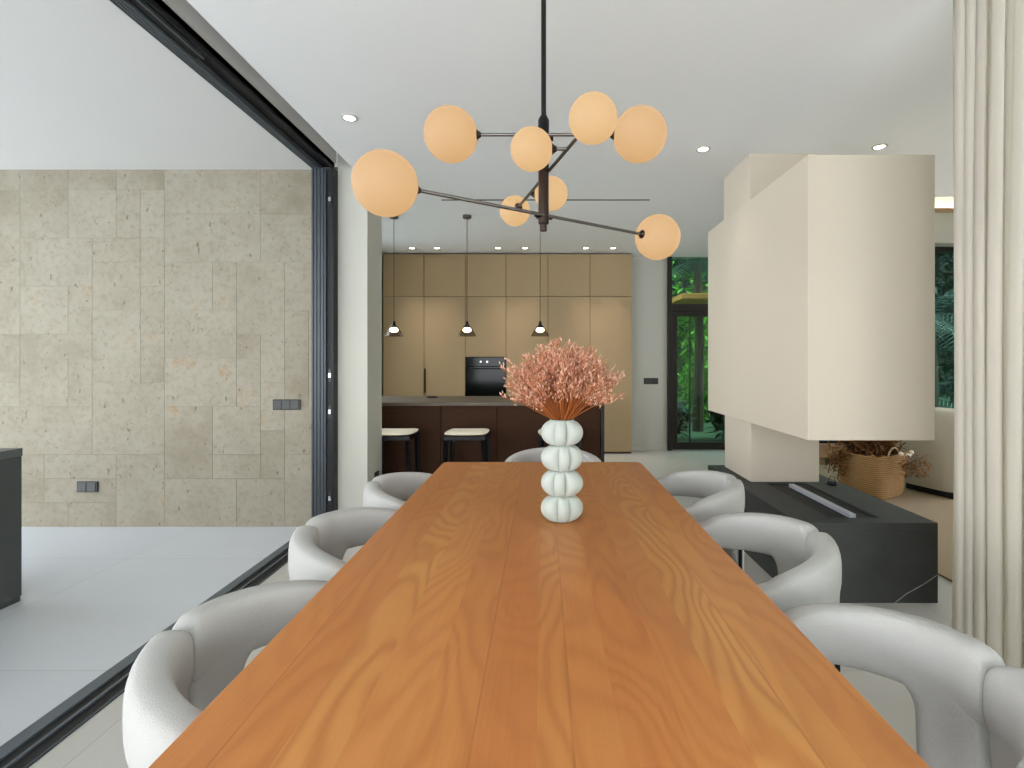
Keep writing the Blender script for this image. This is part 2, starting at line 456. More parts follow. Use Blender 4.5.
# jamb
bm = bmesh.new(); box(bm, -1.77, -1.66, 3.82, 3.949, 0, zt-.035, .002)
for k in range(4): box(bm, -1.765+k*.026, -1.754+k*.026, 3.812, 3.822, .012, zt-.036)
dpart('jamb_profile', bm, 'anthracite')
bm = bmesh.new(); box(bm, -1.665, -1.60, 3.84, 3.95, 0, zt-.03)
dpart('jamb_channel', bm, 'black_recess')
dpart('jamb_lip', B(-1.612, -1.60, 3.815, 3.95, 0, zt-.03), 'black_metal')
for z in (2.55, 1.20, .92, .255):
    bm = bmesh.new(); box(bm, -1.648, -1.622, 3.832, 3.842, z-.05, z+.05, .002)
    k = dpart('strike_plate', bm, 'black_plastic')
    dpart('latch_keeper', B(-1.645, -1.625, 3.828, 3.833, z-.018, z+.018, .001), 'steel', d1)

# ------------------------------------------------------------------ back door with transom
d2 = bpy.data.objects.new('door_2', None); C.objects.link(d2); struct(d2); d2.location = (1.83, 7.3, 0)
bm = bmesh.new()
for a in ((1.81, 1.875, 0, 2.90), (2.85, 2.93, 0, 2.90)): box(bm, a[0], a[1], 7.26, 7.36, a[2], a[3], .004)
box(bm, 1.875, 2.85, 7.26, 7.36, 2.02, 2.13, .004); box(bm, 1.875, 2.85, 7.26, 7.36, 2.84, 2.90, .004)
dpart('door_frame', bm, 'bronze_door', d2)
bm = bmesh.new()
box(bm, 1.88, 1.955, 7.275, 7.335, .01, 2.02, .004); box(bm, 2.77, 2.848, 7.275, 7.335, .01, 2.02, .004)
box(bm, 1.955, 2.77, 7.275, 7.335, .01, .12, .004); box(bm, 1.955, 2.77, 7.275, 7.335, 1.95, 2.02, .004)
lf = dpart('door_leaf', bm, 'bronze_door', d2)
dpart('door_glass', B(1.95, 2.775, 7.30, 7.308, .115, 1.955), 'glass', d2)
dpart('transom_glass', B(1.87, 2.855, 7.30, 7.308, 2.125, 2.845), 'glass', d2)
dpart('glazing_bar', B(2.135, 2.15, 7.285, 7.325, .12, 1.95), 'bronze_door', d2)
# living room window wall
w1 = bpy.data.objects.new('window_1', None); C.objects.link(w1); struct(w1); w1.location = (3.1, 7.3, 0)
bm = bmesh.new()
for x in (3.1, 4.2, 5.3, 6.4): box(bm, x, x+.07, 7.29, 7.37, .0, 2.97, .004)
box(bm, 3.1, 6.47, 7.29, 7.37, 2.9, 2.969, .004); box(bm, 3.1, 6.47, 7.29, 7.37, 0, .06, .004)
dpart('window_frame', bm, 'bronze_door', w1)
dpart('window_glass', B(3.12, 6.45, 7.325, 7.333, .05, 2.92), 'glass', w1)

# ------------------------------------------------------------------ garden beyond the glass
def foliage(bm, c, rad, n, size, rnd, asp=.35):
    for _ in range(n):
        d = Vector((rnd.gauss(0, 1), rnd.gauss(0, 1), rnd.gauss(0, 1))).normalized()*(rnd.random()**.45)
        p = Vector(c)+Vector((d.x*rad[0], d.y*rad[1], d.z*rad[2]))
        a = Vector((rnd.gauss(0, 1), rnd.gauss(0, 1), rnd.gauss(0, .6))).normalized(); u, w = frame_of(a)
        s = size*rnd.uniform(.6, 1.3)
        q = [p, p+a*s*.5+u*s*asp*.5+w*s*.06, p+a*s, p+a*s*.5-u*s*asp*.5+w*s*.06]
        bm.faces.new([bm.verts.new(x) for x in q])
    return bm
def shrub(x, y, rx, rz, mat, label, size=.16, n=1400):
    rnd = random.Random(int(x*100)+int(y*10))
    t = thing('shrub', label, 'shrub', (x, y, -.12), 0, 'shrubs outside the glass doors')
    bm = bmesh.new(); tube(bm, [(0, 0, 0), (.02, 0, rz*.5), (.05, .02, rz)], [.05, .04, .02], 7); obj('stem', bm, 'bark', t)
    obj('foliage', foliage(bmesh.new(), (0, 0, rz), (rx, rx*.7, rz*.95), n, size, rnd), mat, t)
    return t
def palm(x, y, h, nf, L, label, droop=.9):
    rnd = random.Random(int(x*77+y*13))
    t = thing('palm', label, 'palm', (x, y, -.12), 0, 'palms outside the glass')
    bm = bmesh.new(); tube(bm, [(0, 0, 0), (.03, 0, h*.5), (0, .02, h)], [.11, .09, .08], 10); obj('trunk', bm, 'bark', t)
    bm = bmesh.new()
    for i in range(nf):
        a = 2*pi*i/nf+rnd.uniform(-.2, .2); el = rnd.uniform(-.1, 1.1); l = L*rnd.uniform(.8, 1.1)
        prev = Vector((0, 0, h)); d = Vector((cos(a)*cos(el), sin(a)*cos(el), sin(el)))
        steps = 16
        for k in range(steps):
            nx = prev+d*l/steps; d = (d+Vector((0, 0, -droop/steps*1.6))).normalized()
            u = d.cross(Vector((0, 0, 1))).normalized()
            wl = .30*L*sin(pi*(k+.6)/(steps+.6))
            for s in (-1, 1):
                tip = prev+u*s*wl+d*wl*.45+Vector((0, 0, -wl*.35)); b2 = prev+d*.028
                bm.faces.new([bm.verts.new(q) for q in (prev, b2, tip)])
            e = .006; bm.faces.new([bm.verts.new(q) for q in (prev+u*e, prev-u*e, nx-u*e, nx+u*e)])
            prev = nx
    obj('fronds', bm, 'palm_leaf', t)
    return t
bm = bmesh.new(); rnd = random.Random(3)
for k in range(8): foliage(bm, (-1+k*1.1, 13+rnd.uniform(-.4, .4), 1.5+rnd.uniform(-.2, .6)), (1.0, .7, 1.9), 700, .3, rnd)
hd = tag(obj('hedge', bm, 'leaf_green'), 'tall leafy green hedge across the garden behind the glass door', 'hedge'); hd['kind'] = 'stuff'
bm = bmesh.new()
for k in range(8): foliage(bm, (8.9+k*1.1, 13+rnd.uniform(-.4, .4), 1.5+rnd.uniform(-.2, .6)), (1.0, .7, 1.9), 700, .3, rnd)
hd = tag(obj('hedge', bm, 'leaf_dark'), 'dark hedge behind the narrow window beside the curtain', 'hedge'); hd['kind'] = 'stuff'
bm = bmesh.new()
for k in range(16): foliage(bm, (-2+k*1.3, 15.5, 3.9+rnd.uniform(-.3, .5)), (1.2, .8, 3.9), 900, .42, rnd)
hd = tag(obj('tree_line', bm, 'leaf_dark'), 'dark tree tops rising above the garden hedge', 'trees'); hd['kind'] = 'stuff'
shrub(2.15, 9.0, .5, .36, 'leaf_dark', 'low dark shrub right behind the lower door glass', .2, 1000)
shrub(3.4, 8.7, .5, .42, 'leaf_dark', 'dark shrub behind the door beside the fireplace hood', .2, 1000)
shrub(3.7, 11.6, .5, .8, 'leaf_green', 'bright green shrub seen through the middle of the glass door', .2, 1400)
palm(3.1, 10.0, 3.4, 22, 1.3, 'palm with drooping fronds seen through the glass over the door')
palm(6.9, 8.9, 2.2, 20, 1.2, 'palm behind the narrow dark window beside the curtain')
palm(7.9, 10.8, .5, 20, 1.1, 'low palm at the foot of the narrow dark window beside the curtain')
bm = B(1.2, 5.2, 8.6, 12.0, 2.95, 3.1)
so = obj('garden_pavilion_roof', B(-.1, 1.3, -.6, .6, 2.42, 2.52, .01), 'soffit_wood')
so.location = (2.6, 9.6, 0)
for sx in (-.02, 1.2):
    p = obj('post', B(sx, sx+.06, .5, .56, -.105, 2.43), 'bronze_door', so)
tag(so, 'small warm timber roof seen through the transom glass', 'pavilion')

# ------------------------------------------------------------------ wall plates
def plate(x, z, n, y, label, cat='switch', w=.058, h=.082, name='light_switch'):
    t = thing(name, label, cat, (x, y, z))
    W = n*w+.012
    obj('cover_plate', B(-W/2, W/2, -.012, 0, -h/2, h/2, .003), 'black_plastic', t)
    for k in range(n):
        xx = -W/2+.006+w*(k+.5)
        o = obj('rocker' if cat == 'switch' else 'socket_insert', B(xx-w*.42, xx+w*.42, -.0155, -.011, -h*.40, h*.40, .002), 'key_plastic', t)
    return t
plate(-2.02, .965, 3, 3.947, 'black triple light switch high on the stone wall near the door frame', w=.068)
plate(-3.59, .318, 2, 3.947, 'black double socket low on the stone wall near the floor', 'socket', w=.075, h=.085, name='wall_socket')
plate(1.575, 1.01, 3, 7.299, 'black light switch on the white wall left of the glass door', w=.066, h=.09)
t = thing('wall_socket', 'small black socket low on the side of the white pier', 'socket', (-1.37, 4.1, .36), pi/2)
obj('cover_plate', B(-.042, .042, -.012, 0, -.042, .042, .003), 'black_plastic', t)
obj('socket_insert', lathe(bmesh.new(), [(0, 0), (.02, 0), (.02, .004), (0, .004)], 20, (0, -.012, 0), (0, -1, 0)), 'key_plastic', t)

# ------------------------------------------------------------------ ceiling lights
def downlight(x, y, label, e=26, grp='recessed ceiling spots', cone=80):
    t = thing('recessed_downlight', label, 'ceiling light', (x, y, CEIL), 0, grp)
    obj('trim_ring', lathe(bmesh.new(), [(.032, -.001), (.036, -.006), (.047, -.006), (.05, 0), (.032, .0)], 28), 'white_paint', t, 40)
    obj('lens', lathe(bmesh.new(), [(0, -.004), (.033, -.004), (.033, -.0005), (0, -.0005)], 24), 'down_lens', t)
    l = bpy.data.lights.new('spot_lamp', 'SPOT'); l.energy = e; l.spot_size = radians(cone); l.spot_blend = 1; l.shadow_soft_size = .03
    l.color = (1, .9, .78)
    o = bpy.data.objects.new('spot_lamp', l); C.objects.link(o); o.parent = t; o.location = (0, 0, -.02)
    return t
kd = 6.70
for px, nm in ((412, 'leftmost spot of the row of six before the kitchen cabinets'), (437, 'second spot from left in the row before the kitchen cabinets'),
               (498, 'third spot from left in the row before the kitchen cabinets'), (525, 'fourth spot from left in the row before the kitchen cabinets'),
               (586, 'fifth spot from left in the row before the kitchen cabinets'), (613, 'rightmost spot of the row of six before the kitchen cabinets')):
    downlight((px-543)*kd/500, kd, 'small round '+nm, 22, cone=58)
downlight(-1.2, 3.1, 'round white spot in the ceiling by the sliding door and largest globe', 14)
downlight(1.14, 3.56, 'round white spot in the ceiling between the globe lamp and chimney', 4)
downlight(2.37, 3.52, 'round white spot in the ceiling above the fireplace hood', 6)
t = obj('air_slot', B(-.95, 1.0, 4.68, 4.705, CEIL-.003, CEIL+.002), 'taupe_dark')
tag(t, 'long thin air slot in the ceiling behind the globe lamp', 'vent')

# ------------------------------------------------------------------ kitchen
KY = 7.0
cols = [-2.24, -1.666, -1.088, -.518, .07, .658, 1.246]
ZS = 2.206
names = ['tall taupe kitchen cabinet at the left end beside the pier', 'tall taupe cabinet with slim handle left of the oven',
         'tall taupe cabinet housing the black oven', 'tall taupe cabinet just right of the black oven',
         'tall taupe cabinet second from the right end behind the flowers', 'tall taupe cabinet at the right end beside the white wall']
for i in range(6):
    x0, x1 = cols[i], cols[i+1]
    t = thing('tall_cabinet', names[i], 'cabinet', ((x0+x1)/2, KY, 0), 0, 'tall kitchen cabinets')
    h = (x1-x0)/2; g = .003
    bm = bmesh.new()
    if i == 2:
        box(bm, -h, h, .022, .29, .03, .74); box(bm, -h, h, .022, .29, 1.36, CEIL-.012); box(bm, -h, h, .24, .29, .739, 1.361)
    else: box(bm, -h, h, .022, .29, .03, CEIL-.012)
    obj('carcass', bm, 'taupe_dark', t)
    obj('plinth', B(-h, h, .05, .28, 0, .03), 'taupe_dark', t)
    obj('upper_door', B(-h+g, h-g, 0, .02, ZS+g, CEIL-.022, .0015), 'taupe', t)
    if i == 2:
        obj('door', B(-h+g, h-g, 0, .02, 1.363, ZS-g, .0015), 'taupe', t)
        obj('drawer_front', B(-h+g, h-g, 0, .02, .033, .737, .0015), 'taupe', t)
    else:
        d = obj('door', B(-h+g, h-g, 0, .02, .033, ZS-g, .0015), 'taupe', t)
        if i == 1:
            hd = obj('handle', B(-h+.006, -h+.026, -.022, 0, .86, 1.20, .004), 'bronze', d)
ov = thing('oven', 'black glass built-in oven in the tall kitchen cabinets', 'oven', ((cols[2]+cols[3])/2, KY, .74))
h = (cols[3]-cols[2])/2-.003
obj('oven_body', B(-h+.01, h-.01, .02, .235, .004, .617), 'black_base', ov)
obj('oven_door', B(-h, h, -.012, .02, .004, .485, .004), 'oven_glass', ov)
cp = obj('control_panel', B(-h, h, -.012, .02, .489, .617, .004), 'oven_glass', ov)
obj('door_handle', tube(bmesh.new(), [(-h+.05, -.012, .455), (-h+.05, -.045, .455), (h-.05, -.045, .455), (h-.05, -.012, .455)], .007, 8), 'black_metal', ov, 40)
for dx in (-.045, .045):
    obj('dial', lathe(bmesh.new(), [(0, .02), (.013, .02), (.015, .0), (0, 0)], 24, (dx-.02, -.012, .553), (0, -1, 0)), 'steel', ov, 40)

# island
IY0, IY1, IZ = 4.70, 5.55, .917
isl = [(-2.03, -.968), (-.966, -.436), (-.434, .10), (.102, .543)]
inm = ['dark wood island base panel behind the left stool', 'dark wood island base panel behind the middle stool',
       'dark wood island base panel behind the vase', 'dark wood island base panel at the right end of the island']
for (a, b), nm in zip(isl, inm):
    t = thing('island_cabinet', nm, 'cabinet', ((a+b)/2, IY0+.03, 0), 0, 'kitchen island base units')
    h = (b-a)/2
    obj('front_panel', B(-h+.001, h-.001, 0, .02, .06, IZ-.034, .001), 'dark_oak', t)
    obj('carcass', B(-h, h, .021, .78, .06, IZ-.034), 'dark_oak', t)
    obj('plinth', B(-h, h, .06, .74, 0, .06), 'black_base', t)
wt = thing('island_worktop', 'dark stone island worktop running down its right end to the floor', 'worktop', (0, IY0, 0))
obj('top_slab', B(-2.1, .578, 0, IY1-IY0, IZ-.032, IZ, .003), 'counter_stone', wt)
obj('end_panel', B(.546, .578, .001, IY1-IY0-.001, 0, IZ-.0325, .002), 'black_base', wt)
t = thing('worktop_outlet', 'small dark flip-up outlet lying on the island worktop', 'socket', (-1.17, 5.3, IZ))
obj('outlet_body', B(-.05, .05, -.04, .04, 0, .012, .004), 'black_plastic', t)
obj('flip_cover', B(-.045, .045, -.036, .036, .0125, .018, .002), 'black_metal', t)

# bar stools
def stool():
    t = thing('bar_stool', 'x', 'stool', (0, 0, 0), 0, 'bar stools at the island')
    n = 14; bm = bmesh.new(); W, D = .19, .18
    def sp(x, y, z0, zt):
        pass
    grid = []
    for layer in (0, 1):
        g = []
        for i in range(n+1):
            row = []
            for j in range(n+1):
                u = -1+2*i/n; v = -1+2*j/n
                x = W*u*sqrt(1-.18*v*v*abs(u)); y = D*v*sqrt(1-.18*u*u*abs(v))
                ed = max(abs(u), abs(v))
                z = .680+.004*u*u + (.017*(1-ed**6) if layer else -.014*(1-ed**8))
                row.append(bm.verts.new((x, y, z)))
            g.append(row)
        grid.append(g)
    for g in grid:
        for i in range(n):
            for j in range(n): bm.faces.new((g[i][j], g[i+1][j], g[i+1][j+1], g[i][j+1]))
    a, b = grid
    for i in range(n):
        for (p, q) in (((i, 0), (i+1, 0)), ((i, n), (i+1, n)), ((0, i), (0, i+1)), ((n, i), (n, i+1))):
            bm.faces.new((a[p[0]][p[1]], a[q[0]][q[1]], b[q[0]][q[1]], b[p[0]][p[1]]))
    obj('seat', bm, 'cream_seat', t, 60)
    bm = bmesh.new()
    box(bm, -.178, .178, -.172, -.150, .632, .668, .003); box(bm, -.178, .178, .150, .172, .632, .668, .003)
    box(bm, -.178, -.156, -.15, .15, .632, .668, .003); box(bm, .156, .178, -.15, .15, .632, .668, .003)
    obj('seat_frame', bm, 'black_metal', t)
    for sx in (-1, 1):
        for sy in (-1, 1):
            bm = bmesh.new(); tube(bm, [(sx*.172, sy*.160, 0), (sx*.160, sy*.152, .635)], [.019, .024], 4)
            obj('leg', bm, 'black_metal', t)
    bm = bmesh.new(); box(bm, -.18, .18, -.165, -.145, .22, .245, .003)
    obj('footrest', bm, 'black_metal', t)
    return t
st = stool(); st['label'] = 'black bar stool with cream seat at the left, partly behind the pier'; st.location = (-1.31, 4.42, 0)
dup(st, (-.668, 4.42, 0), 0, 'black bar stool with cream seat in the middle, left of the vase')
dup(st, (.145, 4.42, 0), 0, 'black bar stool with cream seat hidden behind the white vase')

# pendants
def pendant():
    t = thing('pendant_lamp', 'x', 'lamp', (0, 0, CEIL), 0, 'pendant lamps over the kitchen island')
    obj('ceiling_canopy', lathe(bmesh.new(), [(0, 0), (.045, 0), (.045, -.028), (.04, -.032), (0, -.032)], 24), 'arm_metal', t, 40)
    obj('cable', tube(bmesh.new(), [(0, 0, -.03), (0, 0, -1.11)], .003, 6), 'black_metal', t)
    obj('cap', lathe(bmesh.new(), [(0, -1.10), (.012, -1.10), (.016, -1.125), (.03, -1.16), (.03, -1.165), (0, -1.165)], 24), 'black_metal', t, 40)
    obj('bulb', lathe(bmesh.new(), [(0, -1.166), (.026, -1.167), (.038, -1.176), (.044, -1.190), (.04, -1.204), (.024, -1.213), (0, -1.217)], 24), 'bulb', t, 60)
    obj('shade', lathe(bmesh.new(), [(.031, -1.145), (.062, -1.19), (.094, -1.25), (.097, -1.256), (.093, -1.256), (.060, -1.194), (.028, -1.148)], 32), 'smoke_glass', t, 40)
    return t
p = pendant(); p.location = (-1.55, 5.2, CEIL); p['label'] = 'smoky cone pendant lamp nearest the pier, leftmost over the island'
dup(p, (-.79, 5.2, CEIL), 0, 'smoky cone pendant lamp in the middle of the three over the island')
dup(p, (-.03, 5.2, CEIL), 0, 'smoky cone pendant lamp above the dried flowers, rightmost over the island')

# ------------------------------------------------------------------ dining table
T0, T1, TZ = .38, 2.785, .75
tb = thing('dining_table', 'long orange-brown teak dining table with planked top in the room centre', 'table', (-.005, 0, 0))
bm = bmesh.new()
def rrect(x0, x1, y0, y1, r, n=6):
    pts = []
    for cx, cy, a0 in ((x1-r, y1-r, 0), (x0+r, y1-r, pi/2), (x0+r, y0+r, pi), (x1-r, y0+r, 3*pi/2)):
        for k in range(n+1):
            a = a0+pi/2*k/n; pts.append((cx+r*cos(a), cy+r*sin(a)))
    return pts
pts = rrect(-TW, TW, T0, T1, .03)
vs = [bm.verts.new((x, y, TZ-.042)) for x, y in pts]
f = bm.faces.new(vs); r = bmesh.ops.extrude_face_region(bm, geom=[f])
for v in r['geom']:
    if isinstance(v, bmesh.types.BMVert): v.co.z = TZ
es = [e for e in bm.edges if abs(e.verts[0].co.z-e.verts[1].co.z) < 1e-6]
bmesh.ops.bevel(bm, geom=es, offset=.005, segments=3, profile=.5, affect='EDGES')
obj('tabletop', bm, 'teak', tb, 35)
for y in (.62, 2.42):
    bm = bmesh.new(); box(bm, -.10, .10, y-.05, y+.05, .04, TZ-.0425, .006); obj('trestle_leg', bm, 'teak', tb)
    bm = bmesh.new(); box(bm, -.16, .16, y-.05, y+.05, 0, .04, .006); obj('trestle_foot', bm, 'teak', tb)
obj('stretcher', B(-.03, .03, .671, 2.369, .30, .40, .004), 'teak', tb)

# ------------------------------------------------------------------ boucle chairs
RO, TH, ZB = .30, .076, .622     # outer radius, rail thickness, rail height, top
def chair():
    t = thing('dining_chair', 'x', 'chair', (0, 0, 0), 0, 'white boucle chairs around the dining table')
    rm = RO-TH/2; NS = 24
    def top(a): return .704+.064*max(0, cos(a))**.6
    def section(p, tan, up, sc, ht, th=TH):
        out = tan.cross(up).normalized(); ring = []
        for k in range(NS):
            a = 2*pi*k/NS; ca, sa = cos(a), sin(a); e = .5
            ring.append(p+out*(abs(ca)**e*(1 if ca > 0 else -1))*th/2*sc+up*(abs(sa)**.72*(1 if sa > 0 else -1))*ht/2)
        return ring
    Z = Vector((0, 0, 1))
    for s in (-1, 1):
        path = []   # (point, tangent, up, thickness scale, height)
        a0 = .008; NA = 30
        for k in range(NA):
            a = a0+(pi/2-a0)*(k/(NA-1))**1.5
            arc = (a-a0)*rm; q = 1 if arc > .045 else sqrt(max(0, 1-(1-arc/.045)**2))
            zt = top(a)-.034*(1-q); zb = ZB-.012*(a/1.57)+.02*(1-q)
            path.append((Vector((rm*cos(a), s*rm*sin(a), (zt+zb)/2)), Vector((-sin(a), s*cos(a), 0)), Z, .70+.30*q, zt-zb))
        for k in range(1, 5):
            zt = .704-.008*k; zb = ZB-.012-.010*k
            path.append((Vector((-.03*k, s*rm, (zt+zb)/2)), Vector((-1, 0, 0)), Z, 1, zt-zb))
        # bend down into the front leg
        h0 = path[-1][4]; zm = path[-1][0].z; cx, rr = -.12, .09; cz = zm-rr
        for k in range(1, 8):
            a = pi/2*k/7
            path.append((Vector((cx-rr*sin(a), s*rm, cz+rr*cos(a))), Vector((-cos(a), 0, -sin(a))), Vector((-sin(a), 0, cos(a))), 1, h0*(1-.1*k/7)))
        for k in range(1, 6):
            path.append((Vector((cx-rr+.012*k/5, s*(rm-.006*k/5), cz-(cz-.02)*k/5)), Vector((0, 0, -1)), Vector((-1, 0, 0)), 1-.28*k/5, h0*(.9-.42*k/5)))
        bm = bmesh.new(); rings = []
        for p, tn, up, sc, ht in path:
            rings.append([bm.verts.new(q) for q in section(p, tn, up, sc, ht)])
        for a, b in zip(rings, rings[1:]):
            for k in range(NS): bm.faces.new((a[k], a[(k+1) % NS], b[(k+1) % NS], b[k]))
        bm.faces.new(rings[0]); bm.faces.new(rings[-1])
        arm = obj('armrest', bm, 'boucle', t, 70)
        # back panel half: curved slab that runs from the rail to the floor
        bm = bmesh.new(); NU, NV = 16, 64; rows = []
        z0, z1 = .02, ZB+.06
        for j in range(NV+1):
            z = z0+(z1-z0)*j/NV
            zb = ZB+.012    # underside of the rail
            w = .155
            hh = zb-z
            if hh < .06: w += .06-sqrt(max(0, .06**2-(.06-max(hh, 0))**2)) if hh > 0 else .06
            q = min(1, max(0, (z-.32)/.32)); th = .034+(.070-.034)*q*q*(3-2*q)
            ring = []
            for side in (1, -1):
                for i in range(NU+1):
                    u = i/NU if side == 1 else 1-i/NU
                    e = (1-abs(2*u-1)**5)**.5 if 0 < u < 1 else 0
                    arc = .004+(w-.004)*u; a = arc/rm
                    rad = (RO-.004-th/2)+side*th/2*e
                    ring.append(Vector((rad*cos(a), s*rad*sin(a), z)))
            ring = [bm.verts.new(v) for k, v in enumerate(ring) if k not in (NU+1, 2*NU+1)]
            rows.append(ring)
        n = len(rows[0])
        for a, b in zip(rows, rows[1:]):
            for k in range(n): bm.faces.new((a[k], a[(k+1) % n], b[(k+1) % n], b[k]))
        bm.faces.new(rows[0]); bm.faces.new(rows[-1])
        obj('back_panel', bm, 'boucle', t, 60)
        # slim black blade along the panel edge
        bm = bmesh.new()
        a1, a2 = (.147)/rm, (.157)/rm; ra, rb_ = RO-.018, RO-.004
        v = [bm.verts.new((r*cos(a), s*r*sin(a), z)) for z in (0, .545) for a, r in ((a1, ra), (a2, ra), (a2, rb_), (a1, rb_))]
        for q in ((0, 1, 2, 3), (4, 5, 6, 7), (0, 1, 5, 4), (1, 2, 6, 5), (2, 3, 7, 6), (3, 0, 4, 7)): bm.faces.new([v[i] for i in q])
        obj('leg_blade', bm, 'black_metal', t)
    # seat: round cushion on the inside
    bm = lathe(bmesh.new(), [(0, .36), (.19, .36), (.212, .37), (.22, .395), (.22, .43), (.21, .455), (.185, .468), (.1, .474), (0, .476)], 40, (-.03, 0, 0))
    obj('seat', bm, 'boucle', t, 60)
    return t
ch = chair()
RX, LX = .625, -.517
ch.location = (.583, .93, 0); ch['label'] = 'white boucle barrel chair nearest the camera on the right, by the curtain'
dup(ch, (RX, 1.63, 0), radians(1), 'white boucle barrel chair in the middle of the right side, before the black hearth')
dup(ch, (.63, 2.36, 0), radians(-2), 'white boucle barrel chair farthest along the right side of the table')
dup(ch, (-.50, 1.06, 0), pi+radians(2), 'white boucle barrel chair nearest the camera on the left side')
dup(ch, (-.53, 1.70, 0), pi, 'white boucle barrel chair in the middle of the left side')
dup(ch, (-.512, 2.31, 0), pi, 'white boucle barrel chair farthest on the left, in front of the pier')
dup(ch, (.06, 2.88, 0), pi/2, 'white boucle barrel chair at the far head of the table behind the vase')

# ------------------------------------------------------------------ vase and flowers
VX, VY = .067, 1.772
def vase():
    bm = bmesh.new(); NZ, NA = 120, 128; HV = .355
    def rad(a, z):
        tt = z/HV*4; k = min(3, int(tt)); f = tt-k
        bul = max(0, sin(pi*min(1, max(0, f))))**.5
        b = (a-[.10, -.22, .16, -.14][k]) % pi          # lobes repeat every half turn: wide at 0, narrow at 90 degrees
        hw, hn = radians(63), radians(27)
        if b < hw or b > pi-hw:
            d_ = min(b, pi-b)/hw; return .032+bul*(.006+.037*sqrt(max(0, 1-d_*d_)))
        d_ = abs(b-pi/2)/hn; return .032+bul*(.006+.024*sqrt(max(0, 1-d_*d_)))
    rows = []
    for i in range(NZ+1):
        z = HV*i/NZ
        rows.append([bm.verts.new((rad(2*pi*k/NA, min(z, HV-.001))*cos(2*pi*k/NA), rad(2*pi*k/NA, min(z, HV-.001))*sin(2*pi*k/NA), z)) for k in range(NA)])
    inner = []
    for z, r in ((HV+.003, .044), (HV+.001, .040), (HV*.98, .030), (HV*.6, .028), (.02, .028)):
        inner.append([bm.verts.new((r*cos(2*pi*k/NA), r*sin(2*pi*k/NA), z)) for k in range(NA)])
    rows += inner
    for a, b in zip(rows, rows[1:]):
        for k in range(NA): bm.faces.new((a[k], a[(k+1) % NA], b[(k+1) % NA], b[k]))
    bm.faces.new(rows[0]); bm.faces.new(rows[-1])
    o = obj('vase', bm, 'vase', None, 50); o.location = (VX, VY, TZ)
    tag(o, 'white bubble-sided ceramic vase standing on the dining table', 'vase')
vase()
def sprig(bms, p0, p1, rnd, nfl, spread, big=1.0):
    """one dried stem with its tiny florets; bms = (stem, floret, pale floret)"""
    p0, p1 = Vector(p0), Vector(p1); d = (p1-p0)
    mid = p0+d*.5+Vector((0, 0, d.length*.04))+Vector((rnd.uniform(-1, 1), rnd.uniform(-1, 1), 0))*.006
    tube(bms[0], [p0, mid, p1], [.0013, .001, .0006], 3, False)
    for k in range(nfl):
        f = 1-rnd.random()**1.4*.42
        q = p0+d*f if f > .5 else mid
        q = (p0.lerp(mid, f*2) if f < .5 else mid.lerp(p1, f*2-1))
        br = Vector((rnd.gauss(0, 1), rnd.gauss(0, 1), rnd.gauss(.5, .8))).normalized()*rnd.uniform(.3, 1)*spread
        e = q+br
        if k % 2 == 0: tube(bms[0], [q, e], [.0006, .0005], 3, False)
        dirn = (d.normalized()*.8+Vector((rnd.gauss(0, .5), rnd.gauss(0, .5), rnd.gauss(.5, .4)))).normalized()
        L = rnd.uniform(.010, .020)*big; w = rnd.uniform(.0018, .0032)*big
        u, v = frame_of(dirn); b = bms[1 if rnd.random() < .66 else 2]
        mp = e+dirn*L*.55; ring = [b.verts.new(mp+(u*cos(2*pi*i/4)+v*sin(2*pi*i/4))*w) for i in range(4)]
        a0, a1 = b.verts.new(e), b.verts.new(e+dirn*L)
        for i in range(4):
            b.faces.new((a0, ring[i], ring[(i+1) % 4])); b.faces.new((a1, ring[(i+1) % 4], ring[i]))
def bouquet():
    rnd = random.Random(11)
    t = thing('dried_flowers', 'bunch of dusty pink dried flowers on orange stems in the white vase', 'flowers', (VX, VY, TZ+.12))
    bms = [bmesh.new() for _ in range(3)]
    zb = .355-.12
    for i in range(270):
        a = rnd.uniform(0, 2*pi); q = sqrt(rnd.random())
        p0 = Vector((.004*cos(a), .004*sin(a), .0)); mo = Vector((.030*q*cos(a), .030*q*sin(a), zb))
        R = .205*q**.95*rnd.uniform(.82, 1.06)
        top = zb+(.280-.130*q**1.8)*rnd.uniform(.70, 1.0)*(.55 if rnd.random() < .16 and q > .6 else 1)
        p1 = Vector((R*cos(a), R*sin(a)*.9, top))
        tube(bms[0], [p0, mo], .0013, 3, False)
        sprig(bms, mo, p1, rnd, 26, .020)
    s = obj('stems', bms[0], 'stem', t); s['kind'] = 'stuff'
    s = obj('florets', bms[1], 'floret', t); s['kind'] = 'stuff'
    s = obj('pale_florets', bms[2], 'floret_pale', t); s['kind'] = 'stuff'
    # stray sprigs that stick out of the bunch
    for p1 in ((.222, -.02, zb+.165), (.19, .02, zb+.185), (-.212, -.03, zb+.085), (-.225, .02, zb+.19), (-.20, .0, zb+.215), (.205, .03, zb+.16)):
        bb = [bmesh.new() for _ in range(2)]; bb = [bb[0], bb[1], bb[1]]
        sprig(bb, (.03*p1[0]/.2, .0, zb), p1, rnd, 16, .010)
        m = obj('stray_sprig', bb[0], 'stem', t); obj('sprig_florets', bb[1], 'floret_pale', m)
    return t
bouquet()

